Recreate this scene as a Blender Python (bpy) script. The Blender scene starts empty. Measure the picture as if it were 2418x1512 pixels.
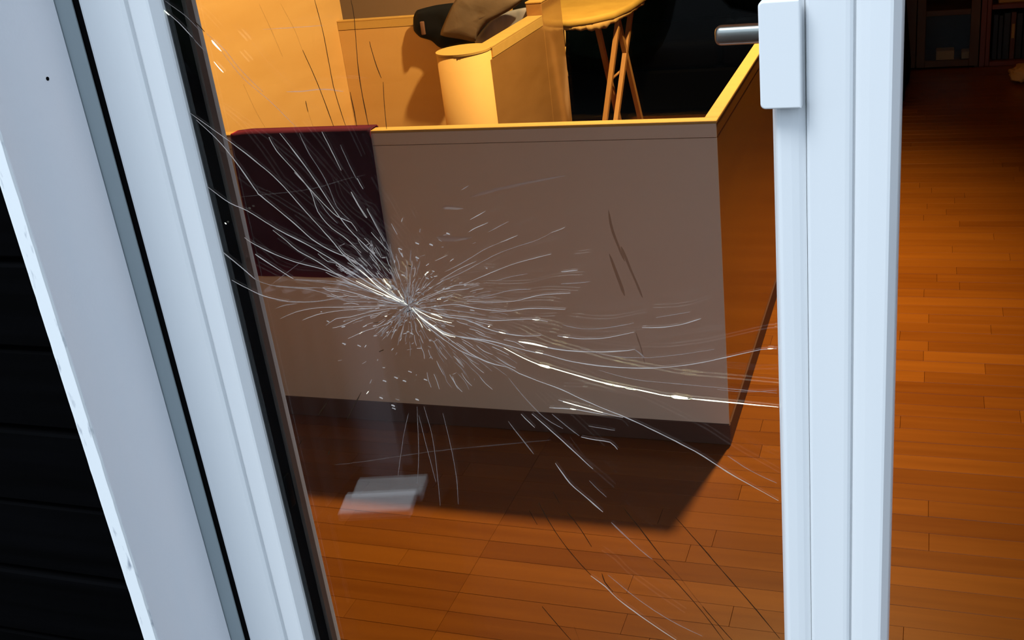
import bpy, bmesh, math, random
from mathutils import Matrix, Vector, noise

scene = bpy.context.scene
COL = scene.collection

# ---------------------------------------------------------------- camera
W_, H_ = 2418, 1512
F_PX = 2623.36
CX, CY = 1209, 756
EYE = Vector((0, 0, 1.6))
R = Matrix(((0.93805087, 0.32614161, -0.11701378),
            (0.03261545, -0.4193155, -0.90725451),
            (-0.34495914, 0.84723442, -0.40397653)))
RT = R.transposed()
cam = bpy.data.cameras.new('camera')
cam.sensor_width = 36
cam.lens = F_PX / W_ * 36
cam.clip_start = 0.02
co = bpy.data.objects.new('camera', cam)
COL.objects.link(co)
r, u, b = RT @ Vector((1, 0, 0)), RT @ Vector((0, -1, 0)), RT @ Vector((0, 0, -1))
co.matrix_world = Matrix(((r.x, u.x, b.x, EYE.x), (r.y, u.y, b.y, EYE.y), (r.z, u.z, b.z, EYE.z), (0, 0, 0, 1)))
scene.camera = co


def ray(px, py):
    return RT @ Vector((px - CX, py - CY, F_PX))


def on_y(px, py, y):
    v = ray(px, py)
    return EYE + v * (y / v.y)


def on_z(px, py, z):
    v = ray(px, py)
    return EYE + v * ((z - EYE.z) / v.z)


def proj(p):
    c = R @ (Vector(p) - EYE)
    return CX + F_PX * c.x / c.z, CY + F_PX * c.y / c.z, c.z


# ---------------------------------------------------------------- world, lights, exposure
scene.view_settings.view_transform = 'Standard'
scene.view_settings.look = 'None'
scene.view_settings.gamma = 1
scene.view_settings.use_curve_mapping = False
scene.view_settings.exposure = 0.0

w = bpy.data.worlds.new('overcast_sky')
scene.world = w
w.use_nodes = True
bg = w.node_tree.nodes['Background']
bg.inputs[0].default_value = (0.68, 0.83, 1.0, 1)
bg.inputs[1].default_value = 1.55


def aim(o, d):
    o.rotation_euler = Vector(d).to_track_quat('-Z', 'Y').to_euler()


sun = bpy.data.lights.new('hazy_sun', 'SUN')
sun.energy = 2.5
sun.color = (0.86, 0.94, 1.0)
sun.angle = math.radians(24)
so = bpy.data.objects.new('hazy_sun', sun)
COL.objects.link(so)
aim(so, (0.53 * 0.55, 0.53 * 0.83, -0.85))

lamp = bpy.data.lights.new('ceiling_spot', 'SPOT')
lamp.energy = 720
lamp.color = (1.0, 0.69, 0.30)
lamp.spot_size = math.radians(112)
lamp.spot_blend = 0.75
lamp.shadow_soft_size = 0.05
lo = bpy.data.objects.new('ceiling_spot', lamp)
COL.objects.link(lo)
lo.location = (-0.325, 3.54, 2.84)
aim(lo, (-1.45, -0.10, -2.55))


# ---------------------------------------------------------------- materials
def mat(name, col, rough=0.5, metal=0.0, spec=0.5, var=None, scale=(8, 8, 8), bump=0.0, bscale=60.0, detail=4, coat=0.0):
    """principled material; var = second colour mixed in by stretched noise"""
    m = bpy.data.materials.new(name)
    m.use_nodes = True
    nt = m.node_tree
    p = nt.nodes['Principled BSDF']
    p.inputs['Base Color'].default_value = (*col, 1)
    p.inputs['Roughness'].default_value = rough
    p.inputs['Metallic'].default_value = metal
    p.inputs['Specular IOR Level'].default_value = spec
    p.inputs['Coat Weight'].default_value = coat
    p.inputs['Coat Roughness'].default_value = 0.08
    tc = nt.nodes.new('ShaderNodeTexCoord')
    mp = nt.nodes.new('ShaderNodeMapping')
    mp.inputs['Scale'].default_value = scale
    nt.links.new(tc.outputs['Object'], mp.inputs['Vector'])
    if var is not None:
        n = nt.nodes.new('ShaderNodeTexNoise')
        n.inputs['Scale'].default_value = 1
        n.inputs['Detail'].default_value = detail
        nt.links.new(mp.outputs[0], n.inputs['Vector'])
        rp = nt.nodes.new('ShaderNodeValToRGB')
        rp.color_ramp.elements[0].position = 0.32
        rp.color_ramp.elements[1].position = 0.68
        rp.color_ramp.elements[0].color = (*col, 1)
        rp.color_ramp.elements[1].color = (*var, 1)
        nt.links.new(n.outputs['Fac'], rp.inputs[0])
        nt.links.new(rp.outputs[0], p.inputs['Base Color'])
    if bump:
        n2 = nt.nodes.new('ShaderNodeTexNoise')
        n2.inputs['Scale'].default_value = bscale
        nt.links.new(tc.outputs['Object'], n2.inputs['Vector'])
        bn = nt.nodes.new('ShaderNodeBump')
        bn.inputs['Strength'].default_value = bump
        bn.inputs['Distance'].default_value = 0.002
        nt.links.new(n2.outputs['Fac'], bn.inputs['Height'])
        nt.links.new(bn.outputs[0], p.inputs['Normal'])
    return m


M = {}
M['pvc'] = mat('white_pvc', (0.84, 0.85, 0.86), 0.35, var=(0.81, 0.825, 0.84), scale=(14, 14, 1.5))
M['pvc_plate'] = mat('white_plate', (0.84, 0.85, 0.86), 0.3)
M['lining'] = mat('painted_lining', (0.82, 0.79, 0.81), 0.55, var=(0.76, 0.77, 0.81), scale=(9, 9, 2), bump=0.1, bscale=250)
M['grey_profile'] = mat('grey_profile', (0.33, 0.38, 0.40), 0.5, var=(0.29, 0.34, 0.36), scale=(20, 20, 2))
M['black_rubber'] = mat('black_rubber', (0.003, 0.003, 0.0035), 0.8, spec=0.04)
M['black_gloss'] = mat('black_gloss', (0.002, 0.002, 0.002), 0.5, spec=0.03)
M['gasket'] = mat('grey_gasket', (0.19, 0.145, 0.13), 0.55)
M['charred'] = mat('charred_wood', (0.0006, 0.0006, 0.0007), 0.85, spec=0.02, var=(0.0016, 0.0016, 0.002), scale=(2, 40, 40), bump=0.4, bscale=40)
M['birch'] = mat('birch_panel', (0.72, 0.44, 0.17), 0.42, var=(0.66, 0.385, 0.135), scale=(1.3, 1.3, 9), detail=3)
M['birch_cap'] = mat('birch_cap', (0.60, 0.37, 0.105), 0.55, var=(0.55, 0.33, 0.09), scale=(2, 30, 30))
M['birch_gloss'] = mat('lacquered_birch', (0.40, 0.20, 0.065), 0.14, var=(0.34, 0.165, 0.05), scale=(3, 3, 12), coat=0.5)
M['shaded_side_wood'] = mat('shaded_birch_side', (0.38, 0.15, 0.012), 0.2, var=(0.32, 0.12, 0.010), scale=(2, 2, 8), coat=0.3)  # birch in shade, the shade put into a darker colour
M['white_face'] = mat('off_white_panel', (0.84, 0.70, 0.585), 0.5, var=(0.81, 0.67, 0.56), scale=(2, 2, 2))
M['plinth'] = mat('dark_plinth', (0.115, 0.055, 0.038), 0.55, spec=0.2)
M['inside_plaster'] = mat('inside_plaster', (0.36, 0.33, 0.30), 0.9)
M['wall_mid'] = mat('brown_plaster', (0.38, 0.22, 0.125), 0.85)
M['wall'] = mat('warm_plaster', (0.55, 0.42, 0.29), 0.8)
M['ceil'] = mat('ceiling_paint', (0.78, 0.70, 0.60), 0.9)
M['black_leather'] = mat('black_leather', (0.0015, 0.0013, 0.0014), 0.6, spec=0.03, bump=0.2, bscale=90)
M['alu'] = mat('brushed_aluminium', (0.66, 0.67, 0.66), 0.32, metal=1.0)
M['plum'] = mat('plum_velvet', (0.030, 0.010, 0.026), 0.8, spec=0.1, var=(0.045, 0.016, 0.036), scale=(9, 9, 9))
M['plum'].node_tree.nodes['Principled BSDF'].inputs['Sheen Weight'].default_value = 0.9
M['plum'].node_tree.nodes['Principled BSDF'].inputs['Sheen Tint'].default_value = (0.5, 0.02, 0.07, 1)
M['black_cloth'] = mat('black_cloth', (0.006, 0.0055, 0.008), 0.8, spec=0.15, bump=0.5, bscale=40)
M['taupe_cloth'] = mat('taupe_cloth', (0.17, 0.115, 0.075), 0.8, var=(0.14, 0.095, 0.06), scale=(12, 12, 12), bump=0.5, bscale=60)
M['grey_cloth'] = mat('grey_cloth', (0.36, 0.34, 0.38), 0.5, var=(0.24, 0.24, 0.27), scale=(20, 20, 6), bump=0.4, bscale=50)
M['tan_patch'] = mat('tan_patch', (0.17, 0.075, 0.045), 0.7)
M['yellow_cover'] = mat('yellow_cover', (0.66, 0.41, 0.075), 0.75, var=(0.56, 0.33, 0.055), scale=(9, 9, 9), bump=0.5, bscale=35)
M['frill'] = mat('cover_hem', (0.55, 0.33, 0.10), 0.8, var=(0.45, 0.26, 0.08), scale=(30, 30, 30))
M['leg_wood'] = mat('beech_leg', (0.55, 0.27, 0.08), 0.45, var=(0.48, 0.22, 0.06), scale=(20, 20, 4))
M['cab_wood'] = mat('dark_oak', (0.12, 0.06, 0.018), 0.5, var=(0.09, 0.042, 0.013), scale=(6, 6, 2))
M['cab_inside'] = mat('cabinet_inside', (0.02, 0.012, 0.007), 0.8)
M['red_wood'] = mat('reddish_wood', (0.17, 0.035, 0.012), 0.45, var=(0.13, 0.026, 0.010), scale=(6, 6, 2))
M['cream'] = mat('cream_card', (0.40, 0.25, 0.08), 0.8)
M['binder'] = mat('black_binder', (0.012, 0.016, 0.018), 0.5)
M['brown_binder'] = mat('brown_binder', (0.09, 0.03, 0.012), 0.5)
M['paving'] = mat('dark_slate_paving', (0.004, 0.004, 0.0045), 0.95, spec=0.02, var=(0.007, 0.007, 0.0075), scale=(5, 5, 5), bump=0.3, bscale=90)
M['soil'] = mat('dark_ground', (0.004, 0.004, 0.0035), 0.95, spec=0.05)
M['hedge'] = mat('hedge_leaf', (0.008, 0.014, 0.006), 0.8, spec=0.1, var=(0.014, 0.022, 0.010), scale=(9, 9, 9))
M['planter'] = mat('pale_planter', (0.34, 0.29, 0.30), 0.85)
M['mirrored_block'] = mat('mirrored_block', (0.85, 0.85, 0.85), 0.6)
M['subfloor'] = mat('subfloor_dark', (0.07, 0.025, 0.008), 0.6)


def bare_edge():
    """white board paint with scuffed grey spots along the cut edge"""
    m = mat('scuffed_edge_paint', (0.90, 0.92, 0.93), 0.5)
    nt = m.node_tree
    p = nt.nodes['Principled BSDF']
    tc = nt.nodes.new('ShaderNodeTexCoord')
    mp = nt.nodes.new('ShaderNodeMapping')
    mp.inputs['Scale'].default_value = (90, 60, 22)
    nt.links.new(tc.outputs['Object'], mp.inputs[0])
    n = nt.nodes.new('ShaderNodeTexNoise')
    n.inputs['Scale'].default_value = 1
    n.inputs['Detail'].default_value = 6
    nt.links.new(mp.outputs[0], n.inputs['Vector'])
    rp = nt.nodes.new('ShaderNodeValToRGB')
    e = rp.color_ramp.elements
    e[0].position = 0.28
    e[0].color = (0.33, 0.36, 0.42, 1)
    e[1].position = 0.40
    e[1].color = (0.90, 0.92, 0.93, 1)
    nt.links.new(n.outputs['Fac'], rp.inputs[0])
    nt.links.new(rp.outputs[0], p.inputs['Base Color'])
    return m


M['edge'] = bare_edge()


def parquet():
    m = mat('parquet', (0.4, 0.15, 0.03), 0.3)
    nt = m.node_tree
    p = nt.nodes['Principled BSDF']
    at = nt.nodes.new('ShaderNodeAttribute')
    at.attribute_name = 'tone'
    tc = nt.nodes.new('ShaderNodeTexCoord')
    mp = nt.nodes.new('ShaderNodeMapping')
    mp.inputs['Scale'].default_value = (2.2, 38, 10)
    nt.links.new(tc.outputs['Object'], mp.inputs[0])
    n = nt.nodes.new('ShaderNodeTexNoise')
    n.inputs['Scale'].default_value = 1
    n.inputs['Detail'].default_value = 5
    nt.links.new(mp.outputs[0], n.inputs['Vector'])
    ad = nt.nodes.new('ShaderNodeMath')
    ad.operation = 'MULTIPLY_ADD'
    ad.inputs[1].default_value = 0.62
    nt.links.new(n.outputs['Fac'], ad.inputs[0])
    nt.links.new(at.outputs['Fac'], ad.inputs[2])
    rp = nt.nodes.new('ShaderNodeValToRGB')
    e = rp.color_ramp.elements
    e[0].position = 0.15
    e[0].color = (0.128, 0.032, 0.0020, 1)
    e[1].position = 1.0
    e[1].color = (0.27, 0.088, 0.0078, 1)
    nt.links.new(ad.outputs[0], rp.inputs[0])
    nt.links.new(rp.outputs[0], p.inputs['Base Color'])
    p.inputs['Roughness'].default_value = 0.3
    p.inputs['Specular IOR Level'].default_value = 0.35
    return m


M['parquet'] = parquet()


def glass(name='window_glass', ior=1.62):
    m = bpy.data.materials.new(name)
    m.use_nodes = True
    nt = m.node_tree
    nt.nodes.clear()
    out = nt.nodes.new('ShaderNodeOutputMaterial')
    mix = nt.nodes.new('ShaderNodeMixShader')
    tr = nt.nodes.new('ShaderNodeBsdfTransparent')
    tr.inputs[0].default_value = (0.975, 0.98, 0.975, 1)
    gl = nt.nodes.new('ShaderNodeBsdfGlossy')
    gl.inputs['Roughness'].default_value = 0.0
    fr = nt.nodes.new('ShaderNodeFresnel')
    ge = nt.nodes.new('ShaderNodeNewGeometry')
    mr = nt.nodes.new('ShaderNodeMix')          # the same outer reflectance on both faces of the pane
    mr.data_type = 'FLOAT'
    mr.inputs[2].default_value = ior
    mr.inputs[3].default_value = 1 / ior
    nt.links.new(ge.outputs['Backfacing'], mr.inputs[0])
    nt.links.new(mr.outputs[0], fr.inputs['IOR'])
    nt.links.new(fr.outputs[0], mix.inputs[0])
    nt.links.new(tr.outputs[0], mix.inputs[1])
    nt.links.new(gl.outputs[0], mix.inputs[2])
    nt.links.new(mix.outputs[0], out.inputs[0])
    return m


M['glass'] = glass()
M['cab_glass'] = glass('cabinet_glass', 1.2)


def crack_mat(name, dif, trl, alpha, gloss=0.15, gr=0.25):
    """a fracture surface: part scatters daylight back, part lets room light through"""
    m = bpy.data.materials.new(name)
    m.use_nodes = True
    nt = m.node_tree
    nt.nodes.clear()
    out = nt.nodes.new('ShaderNodeOutputMaterial')
    d = nt.nodes.new('ShaderNodeBsdfDiffuse')
    d.inputs[0].default_value = (*dif, 1)
    t = nt.nodes.new('ShaderNodeBsdfTranslucent')
    t.inputs[0].default_value = (*trl, 1)
    g = nt.nodes.new('ShaderNodeBsdfGlossy')
    g.inputs['Roughness'].default_value = gr
    tp = nt.nodes.new('ShaderNodeBsdfTransparent')
    a = nt.nodes.new('ShaderNodeAddShader')
    m1 = nt.nodes.new('ShaderNodeMixShader')
    m1.inputs[0].default_value = gloss
    m2 = nt.nodes.new('ShaderNodeMixShader')
    m2.inputs[0].default_value = alpha
    nt.links.new(d.outputs[0], a.inputs[0])
    nt.links.new(t.outputs[0], a.inputs[1])
    nt.links.new(a.outputs[0], m1.inputs[1])
    nt.links.new(g.outputs[0], m1.inputs[2])
    nt.links.new(tp.outputs[0], m2.inputs[1])
    nt.links.new(m1.outputs[0], m2.inputs[2])
    nt.links.new(m2.outputs[0], out.inputs[0])
    return m


M['w'] = crack_mat('crack_white', (0.62, 0.56, 0.54), (0.3, 0.3, 0.3), 0.72)
M['f'] = crack_mat('crack_faint', (0.50, 0.44, 0.43), (0.2, 0.2, 0.2), 0.26)
M['s'] = crack_mat('smear_or_reflection', (0.45, 0.42, 0.42), (0.15, 0.15, 0.15), 0.05)  # smears, and reflection lines painted in as pale strokes
M['g'] = crack_mat('crack_glint', (0.97, 0.93, 0.80), (0.97, 0.97, 0.9), 1.0, 0.12, 0.3)  # glints painted in as a brighter crack colour
M['d'] = crack_mat('crack_dark', (0.03, 0.016, 0.008), (0.02, 0.01, 0.005), 0.72, 0.02)  # dark look from refraction, put into the crack colour
M['e'] = crack_mat('crack_dark_soft', (0.03, 0.02, 0.015), (0.01, 0.01, 0.01), 0.11, 0.02)


# ---------------------------------------------------------------- mesh helpers
def link(name, me, m=None, parent=None):
    o = bpy.data.objects.new(name, me)
    COL.objects.link(o)
    if m is not None:
        me.materials.append(m)
    if parent is not None:
        o.parent = parent
    return o


def tag(o, label=None, cat=None, group=None, kind=None):
    if label:
        o['label'] = label
    if cat:
        o['category'] = cat
    if group:
        o['group'] = group
    if kind:
        o['kind'] = kind
    return o


def empty(name, loc=(0, 0, 0), parent=None):
    o = bpy.data.objects.new(name, None)
    COL.objects.link(o)
    o.location = loc
    if parent:
        o.parent = parent
    return o


def base(p):
    """world offset of a top-level parent, so parts can be given in world coordinates"""
    v = Vector((0, 0, 0))
    while p is not None:
        v += p.location
        p = p.parent
    return v


def from_bm(name, bm, m, parent=None, smooth=False):
    bmesh.ops.recalc_face_normals(bm, faces=bm.faces[:])
    off = base(parent)
    for v in bm.verts:
        v.co -= off
    me = bpy.data.meshes.new(name)
    bm.to_mesh(me)
    bm.free()
    if smooth:
        for p in me.polygons:
            p.use_smooth = True
    return link(name, me, m, parent)


def bm_box(bm, x0, x1, y0, y1, z0, z1, bev=0.0, seg=2):
    vs = [bm.verts.new(c) for c in ((x0, y0, z0), (x1, y0, z0), (x1, y1, z0), (x0, y1, z0),
                                    (x0, y0, z1), (x1, y0, z1), (x1, y1, z1), (x0, y1, z1))]
    fs = [bm.faces.new([vs[i] for i in f]) for f in ((0, 3, 2, 1), (4, 5, 6, 7), (0, 1, 5, 4), (1, 2, 6, 5), (2, 3, 7, 6), (3, 0, 4, 7))]
    if bev:
        es = list({e for f in fs for e in f.edges})
        bmesh.ops.bevel(bm, geom=es, offset=bev, segments=seg, affect='EDGES', profile=0.5)


def box(name, x0, x1, y0, y1, z0, z1, m, parent=None, bev=0.0, seg=2, smooth=False):
    bm = bmesh.new()
    bm_box(bm, x0, x1, y0, y1, z0, z1, bev, seg)
    return from_bm(name, bm, m, parent, smooth)


def prism_z(name, pts, z0, z1, m, parent=None, smooth=False):
    """extrude an x-y outline along z"""
    bm = bmesh.new()
    lo_ = [bm.verts.new((x, y, z0)) for x, y in pts]
    hi_ = [bm.verts.new((x, y, z1)) for x, y in pts]
    n = len(pts)
    for i in range(n):
        bm.faces.new((lo_[i], lo_[(i + 1) % n], hi_[(i + 1) % n], hi_[i]))
    bm.faces.new(lo_)
    bm.faces.new(hi_)
    return from_bm(name, bm, m, parent, smooth)


def bm_tube(bm, a, b_, r0, r1=None, n=10):
    a, b_ = Vector(a), Vector(b_)
    r1 = r0 if r1 is None else r1
    d = (b_ - a).normalized()
    s = d.orthogonal().normalized()
    t = d.cross(s)
    A, B = [], []
    for i in range(n):
        an = 2 * math.pi * i / n
        o = s * math.cos(an) + t * math.sin(an)
        A.append(bm.verts.new(a + o * r0))
        B.append(bm.verts.new(b_ + o * r1))
    for i in range(n):
        bm.faces.new((A[i], A[(i + 1) % n], B[(i + 1) % n], B[i]))
    bm.faces.new(A)
    bm.faces.new(B)


def tube(name, a, b_, r_, m, parent=None, n=12):
    bm = bmesh.new()
    bm_tube(bm, a, b_, r_, None, n)
    o = from_bm(name, bm, m, parent, True)
    return o


def puff(name, outline, y, th_f, th_b, m, parent=None, rings=9, wr=0.02, fr=9.0, seed=0.0):
    """soft cloth body: star-shaped x-z outline, swelling th_f towards the viewer and th_b away"""
    n0 = len(outline)
    pts = []
    for i in range(n0):                               # resample with a smooth closed spline
        p0, p1, p2, p3 = (Vector(outline[(i + k - 1) % n0]) for k in range(4))
        for k in range(6):
            t = k / 6
            q = 0.5 * ((2 * p1) + (p2 - p0) * t + (2 * p0 - 5 * p1 + 4 * p2 - p3) * t * t + (3 * p1 - p0 - 3 * p2 + p3) * t ** 3)
            pts.append(p1.lerp(p2, t).lerp(q, 0.5))
    c = sum(pts, Vector((0, 0))) / len(pts)
    bm = bmesh.new()
    n = len(pts)

    def layer(sign, th):
        rows = []
        for j in range(1, rings):
            f = j / rings
            row = []
            for p in pts:
                q = c.lerp(p, f)
                h = th * (1 - f ** 4) ** 0.5
                nz = noise.noise(Vector((q.x * fr + seed, q.y * fr * 0.6, seed))) + 0.5 * noise.noise(Vector((q.x * fr * 2.3, q.y * fr * 2.0 + seed, 3)))
                row.append(bm.verts.new((q.x, y + sign * (h + wr * nz * (1 - f ** 3)), q.y)))
            rows.append(row)
        cc = bm.verts.new((c.x, y + sign * th, c.y))
        for i in range(n):
            bm.faces.new((cc, rows[0][i], rows[0][(i + 1) % n]))
            for a_, b2 in zip(rows, rows[1:]):
                bm.faces.new((a_[i], b2[i], b2[(i + 1) % n], a_[(i + 1) % n]))
        return rows[-1]

    A = layer(-1, th_f)
    B = layer(1, th_b)
    rim = [bm.verts.new((p.x, y, p.y)) for p in pts]
    for i in range(n):
        k = (i + 1) % n
        bm.faces.new((A[i], rim[i], rim[k], A[k]))
        bm.faces.new((B[i], rim[i], rim[k], B[k]))
    return from_bm(name, bm, m, parent, True)


# ================================================================ SETTING
random.seed(7)
# --- floor: sub-floor with parquet planks as parts
floor = box('floor', -4.6, 2.6, 1.126, 7.45, -0.12, -0.012, M['subfloor'])
tag(floor, 'orange-brown strip parquet floor inside the room', 'floor', kind='structure')

PITCH = 0.068


def plank_geo(bm, x0, x1, y0, y1, tone, lay):
    g = 0.00025
    x0 += g
    x1 -= g
    y0 += g
    y1 -= g
    h = 0.0009
    z = random.uniform(-0.0002, 0.0002)
    lo_ = [bm.verts.new(c) for c in ((x0, y0, -0.012), (x1, y0, -0.012), (x1, y1, -0.012), (x0, y1, -0.012))]
    mi = [bm.verts.new(c) for c in ((x0, y0, z - h), (x1, y0, z - h), (x1, y1, z - h), (x0, y1, z - h))]
    k = 0.0005
    hi_ = [bm.verts.new(c) for c in ((x0 + k, y0 + k, z), (x1 - k, y0 + k, z), (x1 - k, y1 - k, z), (x0 + k, y1 - k, z))]
    fs = [bm.faces.new(hi_)]
    for i in range(4):
        j = (i + 1) % 4
        fs.append(bm.faces.new((lo_[i], lo_[j], mi[j], mi[i])))
        fs.append(bm.faces.new((mi[i], mi[j], hi_[j], hi_[i])))
    for v in lo_ + mi + hi_:
        v[lay] = tone
    return fs


planks = []
y = 1.13
XJ = on_z(1095, 1380, 0).x
row = 0
while y < 7.4:
    x = -4.6 + random.uniform(0, 0.4)
    base_tone = random.uniform(-0.05, 0.05)
    while x < 2.55:
        L = random.uniform(0.34, 0.85)
        x2 = min(x + L, 2.58)
        if x < XJ - 0.05 < x2 and y < 2.6:
            x2 = XJ                                   # the board-end joint that runs through several rows
        planks.append((x, x2, y, min(y + PITCH, 7.43), random.uniform(0.08, 0.42) + base_tone))
        x = x2
    y += PITCH
    row += 1


def seen_size(pl):
    cx_, cy_ = (pl[0] + pl[1]) / 2, (pl[2] + pl[3]) / 2
    best = 0
    for fx in (pl[0] + 0.02, cx_, pl[1] - 0.02):
        px, py, d = proj((fx, cy_, 0))
        if d < 0.1 or not (-20 < px < W_ + 20 and -20 < py < H_ + 20):
            continue
        if cy_ > 2.62 and px < 2085:
            continue
        if px < 640:
            continue
        best = max(best, (pl[1] - pl[0]) * PITCH / d ** 3)
    return best


ranked = sorted(range(len(planks)), key=lambda i: -seen_size(planks[i]))
chosen = {i for i in ranked[:285] if seen_size(planks[i]) > 0}
rest = bmesh.new()
rl = rest.verts.layers.float.new('tone')
for i, pl in enumerate(planks):
    if i in chosen:
        bm = bmesh.new()
        ly = bm.verts.layers.float.new('tone')
        plank_geo(bm, *pl, ly)
        from_bm('plank', bm, M['parquet'], floor)
    else:
        plank_geo(rest, *pl, rl)
ro = from_bm('plank_field', rest, M['parquet'], floor)
ro['kind'] = 'stuff'

# --- room shell
tag(box('wall_left', -2.56, -2.485, 2.66, 4.56, 0, 3.0, M['birch']), 'amber birch panelled wall beside the stairwell', 'wall', kind='structure')
tag(box('wall_far_left', -4.7, -4.6, 1.10, 7.5, 0, 3.0, M['wall']), 'plain wall at the far left of the room', 'wall', kind='structure')
tag(box('wall_back', -4.6, 2.6, 7.42, 7.52, 0, 3.0, M['wall']), 'brownish back wall behind the railing', 'wall', kind='structure')
tag(box('wall_right', 2.6, 2.7, 1.10, 7.5, 0, 3.0, M['wall']), 'plain wall at the right of the room', 'wall', kind='structure')
tag(box('ceiling', -4.7, 2.7, 1.10, 7.52, 3.0, 3.1, M['ceil']), 'plain ceiling above the room', 'ceiling', kind='structure')

wf = empty('wall_front', (-0.9, 0.93, 0))
tag(wf, 'outside wall of black charred boards left of the door', 'wall', kind='structure')
box('core', -4.7, -0.93, 0.99, 1.10, -0.1, 3.1, M['charred'], wf)
box('core', 0.86, 2.7, 0.99, 1.10, -0.1, 3.1, M['charred'], wf)
box('lintel', -0.93, 0.86, 0.99, 1.10, 2.14, 3.1, M['charred'], wf)
for (xa_, xb_, za_) in ((-4.6, -0.935, 0.0), (0.865, 2.6, 0.0), (-0.9345, 0.8645, 2.145)):
    box('inside_plaster', xa_, xb_, 1.1003, 1.125, za_, 2.999, M['inside_plaster'], wf)
z = -0.1
k = 0
while z < 2.2:
    hgt = 0.118
    bm = bmesh.new()
    bm_box(bm, -2.6, -0.932 - (0.004 if k % 3 else 0.0), 0.955 + 0.003 * (k % 2), 0.988, z + 0.004, z + hgt - 0.004, 0.003, 1)
    from_bm('plank', bm, M['charred'], wf)
    z += hgt
    k += 1

tag(box('wall_middle', -4.6, -1.93, 5.30, 5.40, 0, 3.0, M['wall_mid']), 'brown wall behind the clothes and the back half wall', 'wall', kind='structure')

# --- outside: terrace, ground, hedge
tag(box('floor_terrace', -6, 6, -2.6, 0.99, -0.2, -0.1, M['paving']), 'dark slate terrace in front of the door', 'floor', kind='structure')
tag(box('ground', -30, 30, -40, -2.6, -0.3, -0.16, M['soil']), 'dark garden ground beyond the terrace', 'ground', kind='structure')
bm = bmesh.new()
for i in range(90):
    c = Vector((-14 + 28 * i / 89, -6.5 + random.uniform(-0.3, 0.3), random.uniform(0.1, 1.3)))
    bmesh.ops.create_icosphere(bm, subdivisions=2, radius=random.uniform(0.5, 0.9), matrix=Matrix.Translation(c))
for v in bm.verts:
    v.co += Vector((noise.noise(v.co * 5), noise.noise(v.co * 5 + Vector((9, 0, 0))), noise.noise(v.co * 5 + Vector((0, 9, 0))))) * 0.12
tag(from_bm('hedge', bm, M['hedge']), 'dark hedge across the garden, mirrored in the glass', 'hedge', kind='stuff')

# --- door frame on the left: lining board and grey rebate profile
Z0, Z1 = -0.05, 2.16
bm = bmesh.new()
bm_box(bm, -0.908, -0.888, 0.872, 0.999, Z0, Z1, 0.0012, 1)
lin = from_bm('trim_1', bm, M['lining'])
tag(lin, 'pale painted jamb board left of the glass door', 'door jamb', kind='structure')
# scuffed front edge strip of the board with small nicks
bm = bmesh.new()
n = 160
prev = None
for i in range(n + 1):
    zz = Z0 + (Z1 - Z0) * i / n
    j = 0.0008 * noise.noise(Vector((0, 0, zz * 34))) + 0.0006 * noise.noise(Vector((3, 0, zz * 90)))
    j2 = 0.0005 * noise.noise(Vector((7, 0, zz * 60)))
    ring = [bm.verts.new(c) for c in ((-0.9085 + j2, 0.872, zz), (-0.9080 + j2, 0.8692, zz), (-0.8890 + j, 0.8690, zz), (-0.8882 + j, 0.8722, zz))]
    if prev:
        for a_ in range(4):
            bm.faces.new((prev[a_], prev[(a_ + 1) % 4], ring[(a_ + 1) % 4], ring[a_]))
    prev = ring
o = from_bm('front_edge', bm, M['edge'], lin)
o['label'] = 'bright scuffed cut edge of the board'
# tiny dark nail hole on the board
p = on_y(112, 186, 0.90)
v = ray(112, 186)
ph = EYE + v * (-0.888 / v.x)
bm = bmesh.new()
bmesh.ops.create_cone(bm, cap_ends=True, segments=8, radius1=0.0022, radius2=0.0022, depth=0.0012,
                      matrix=Matrix.Translation(ph) @ Matrix.Rotation(math.pi / 2, 4, 'Y'))
o = from_bm('nail_hole', bm, M['black_rubber'], lin)

fr2 = prism_z('trim_2', [(-0.888, 1.0), (-0.8700, 1.0015), (-0.8688, 1.0025), (-0.8688, 1.0040), (-0.8870, 1.0040), (-0.8870, 1.07), (-0.93, 1.07), (-0.93, 1.0)], Z0, Z1, M['grey_profile'])
tag(fr2, 'narrow grey frame profile between jamb board and door leaf', 'door frame', kind='structure')
o = box('seal', -0.8868, -0.8593, 1.0060, 1.06, Z0, Z1, M['black_rubber'], fr2)
o['label'] = 'black rubber seal in the gap'

# ================================================================ DOOR LEAF
door = empty('door_1', (-0.44, 1.03, 0.02))
tag(door, 'white glazed door leaf with a cracked pane', 'door', kind='structure')
LZ0, LZ1 = 0.02, 2.10
YG = 1.015                                            # outer face of the outer pane

# left stile
prism_z('stile', [(-0.8590, 1.004), (-0.8570, 1.0005), (-0.8540, 0.9996), (-0.8300, 1.0000), (-0.8060, 1.0012), (-0.8015, 1.0030),
                  (-0.8005, 1.0075), (-0.7960, 1.0075), (-0.796, 1.044), (-0.77, 1.044), (-0.762, 1.046), (-0.7585, 1.052), (-0.7585, 1.068),
                  (-0.764, 1.072), (-0.8590, 1.072)], LZ0, LZ1, M['pvc'], door)
prism_z('glazing_bead', [(-0.7958, 1.0080), (-0.7952, 1.0020), (-0.7930, 1.0004), (-0.7720, 1.0002), (-0.7695, 1.0012), (-0.7645, 1.0120), (-0.7636, 1.0148),
                  (-0.7636, 1.0190), (-0.7958, 1.0190)], LZ0 + 0.1, LZ1 - 0.1, M['pvc'], door)
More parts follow.
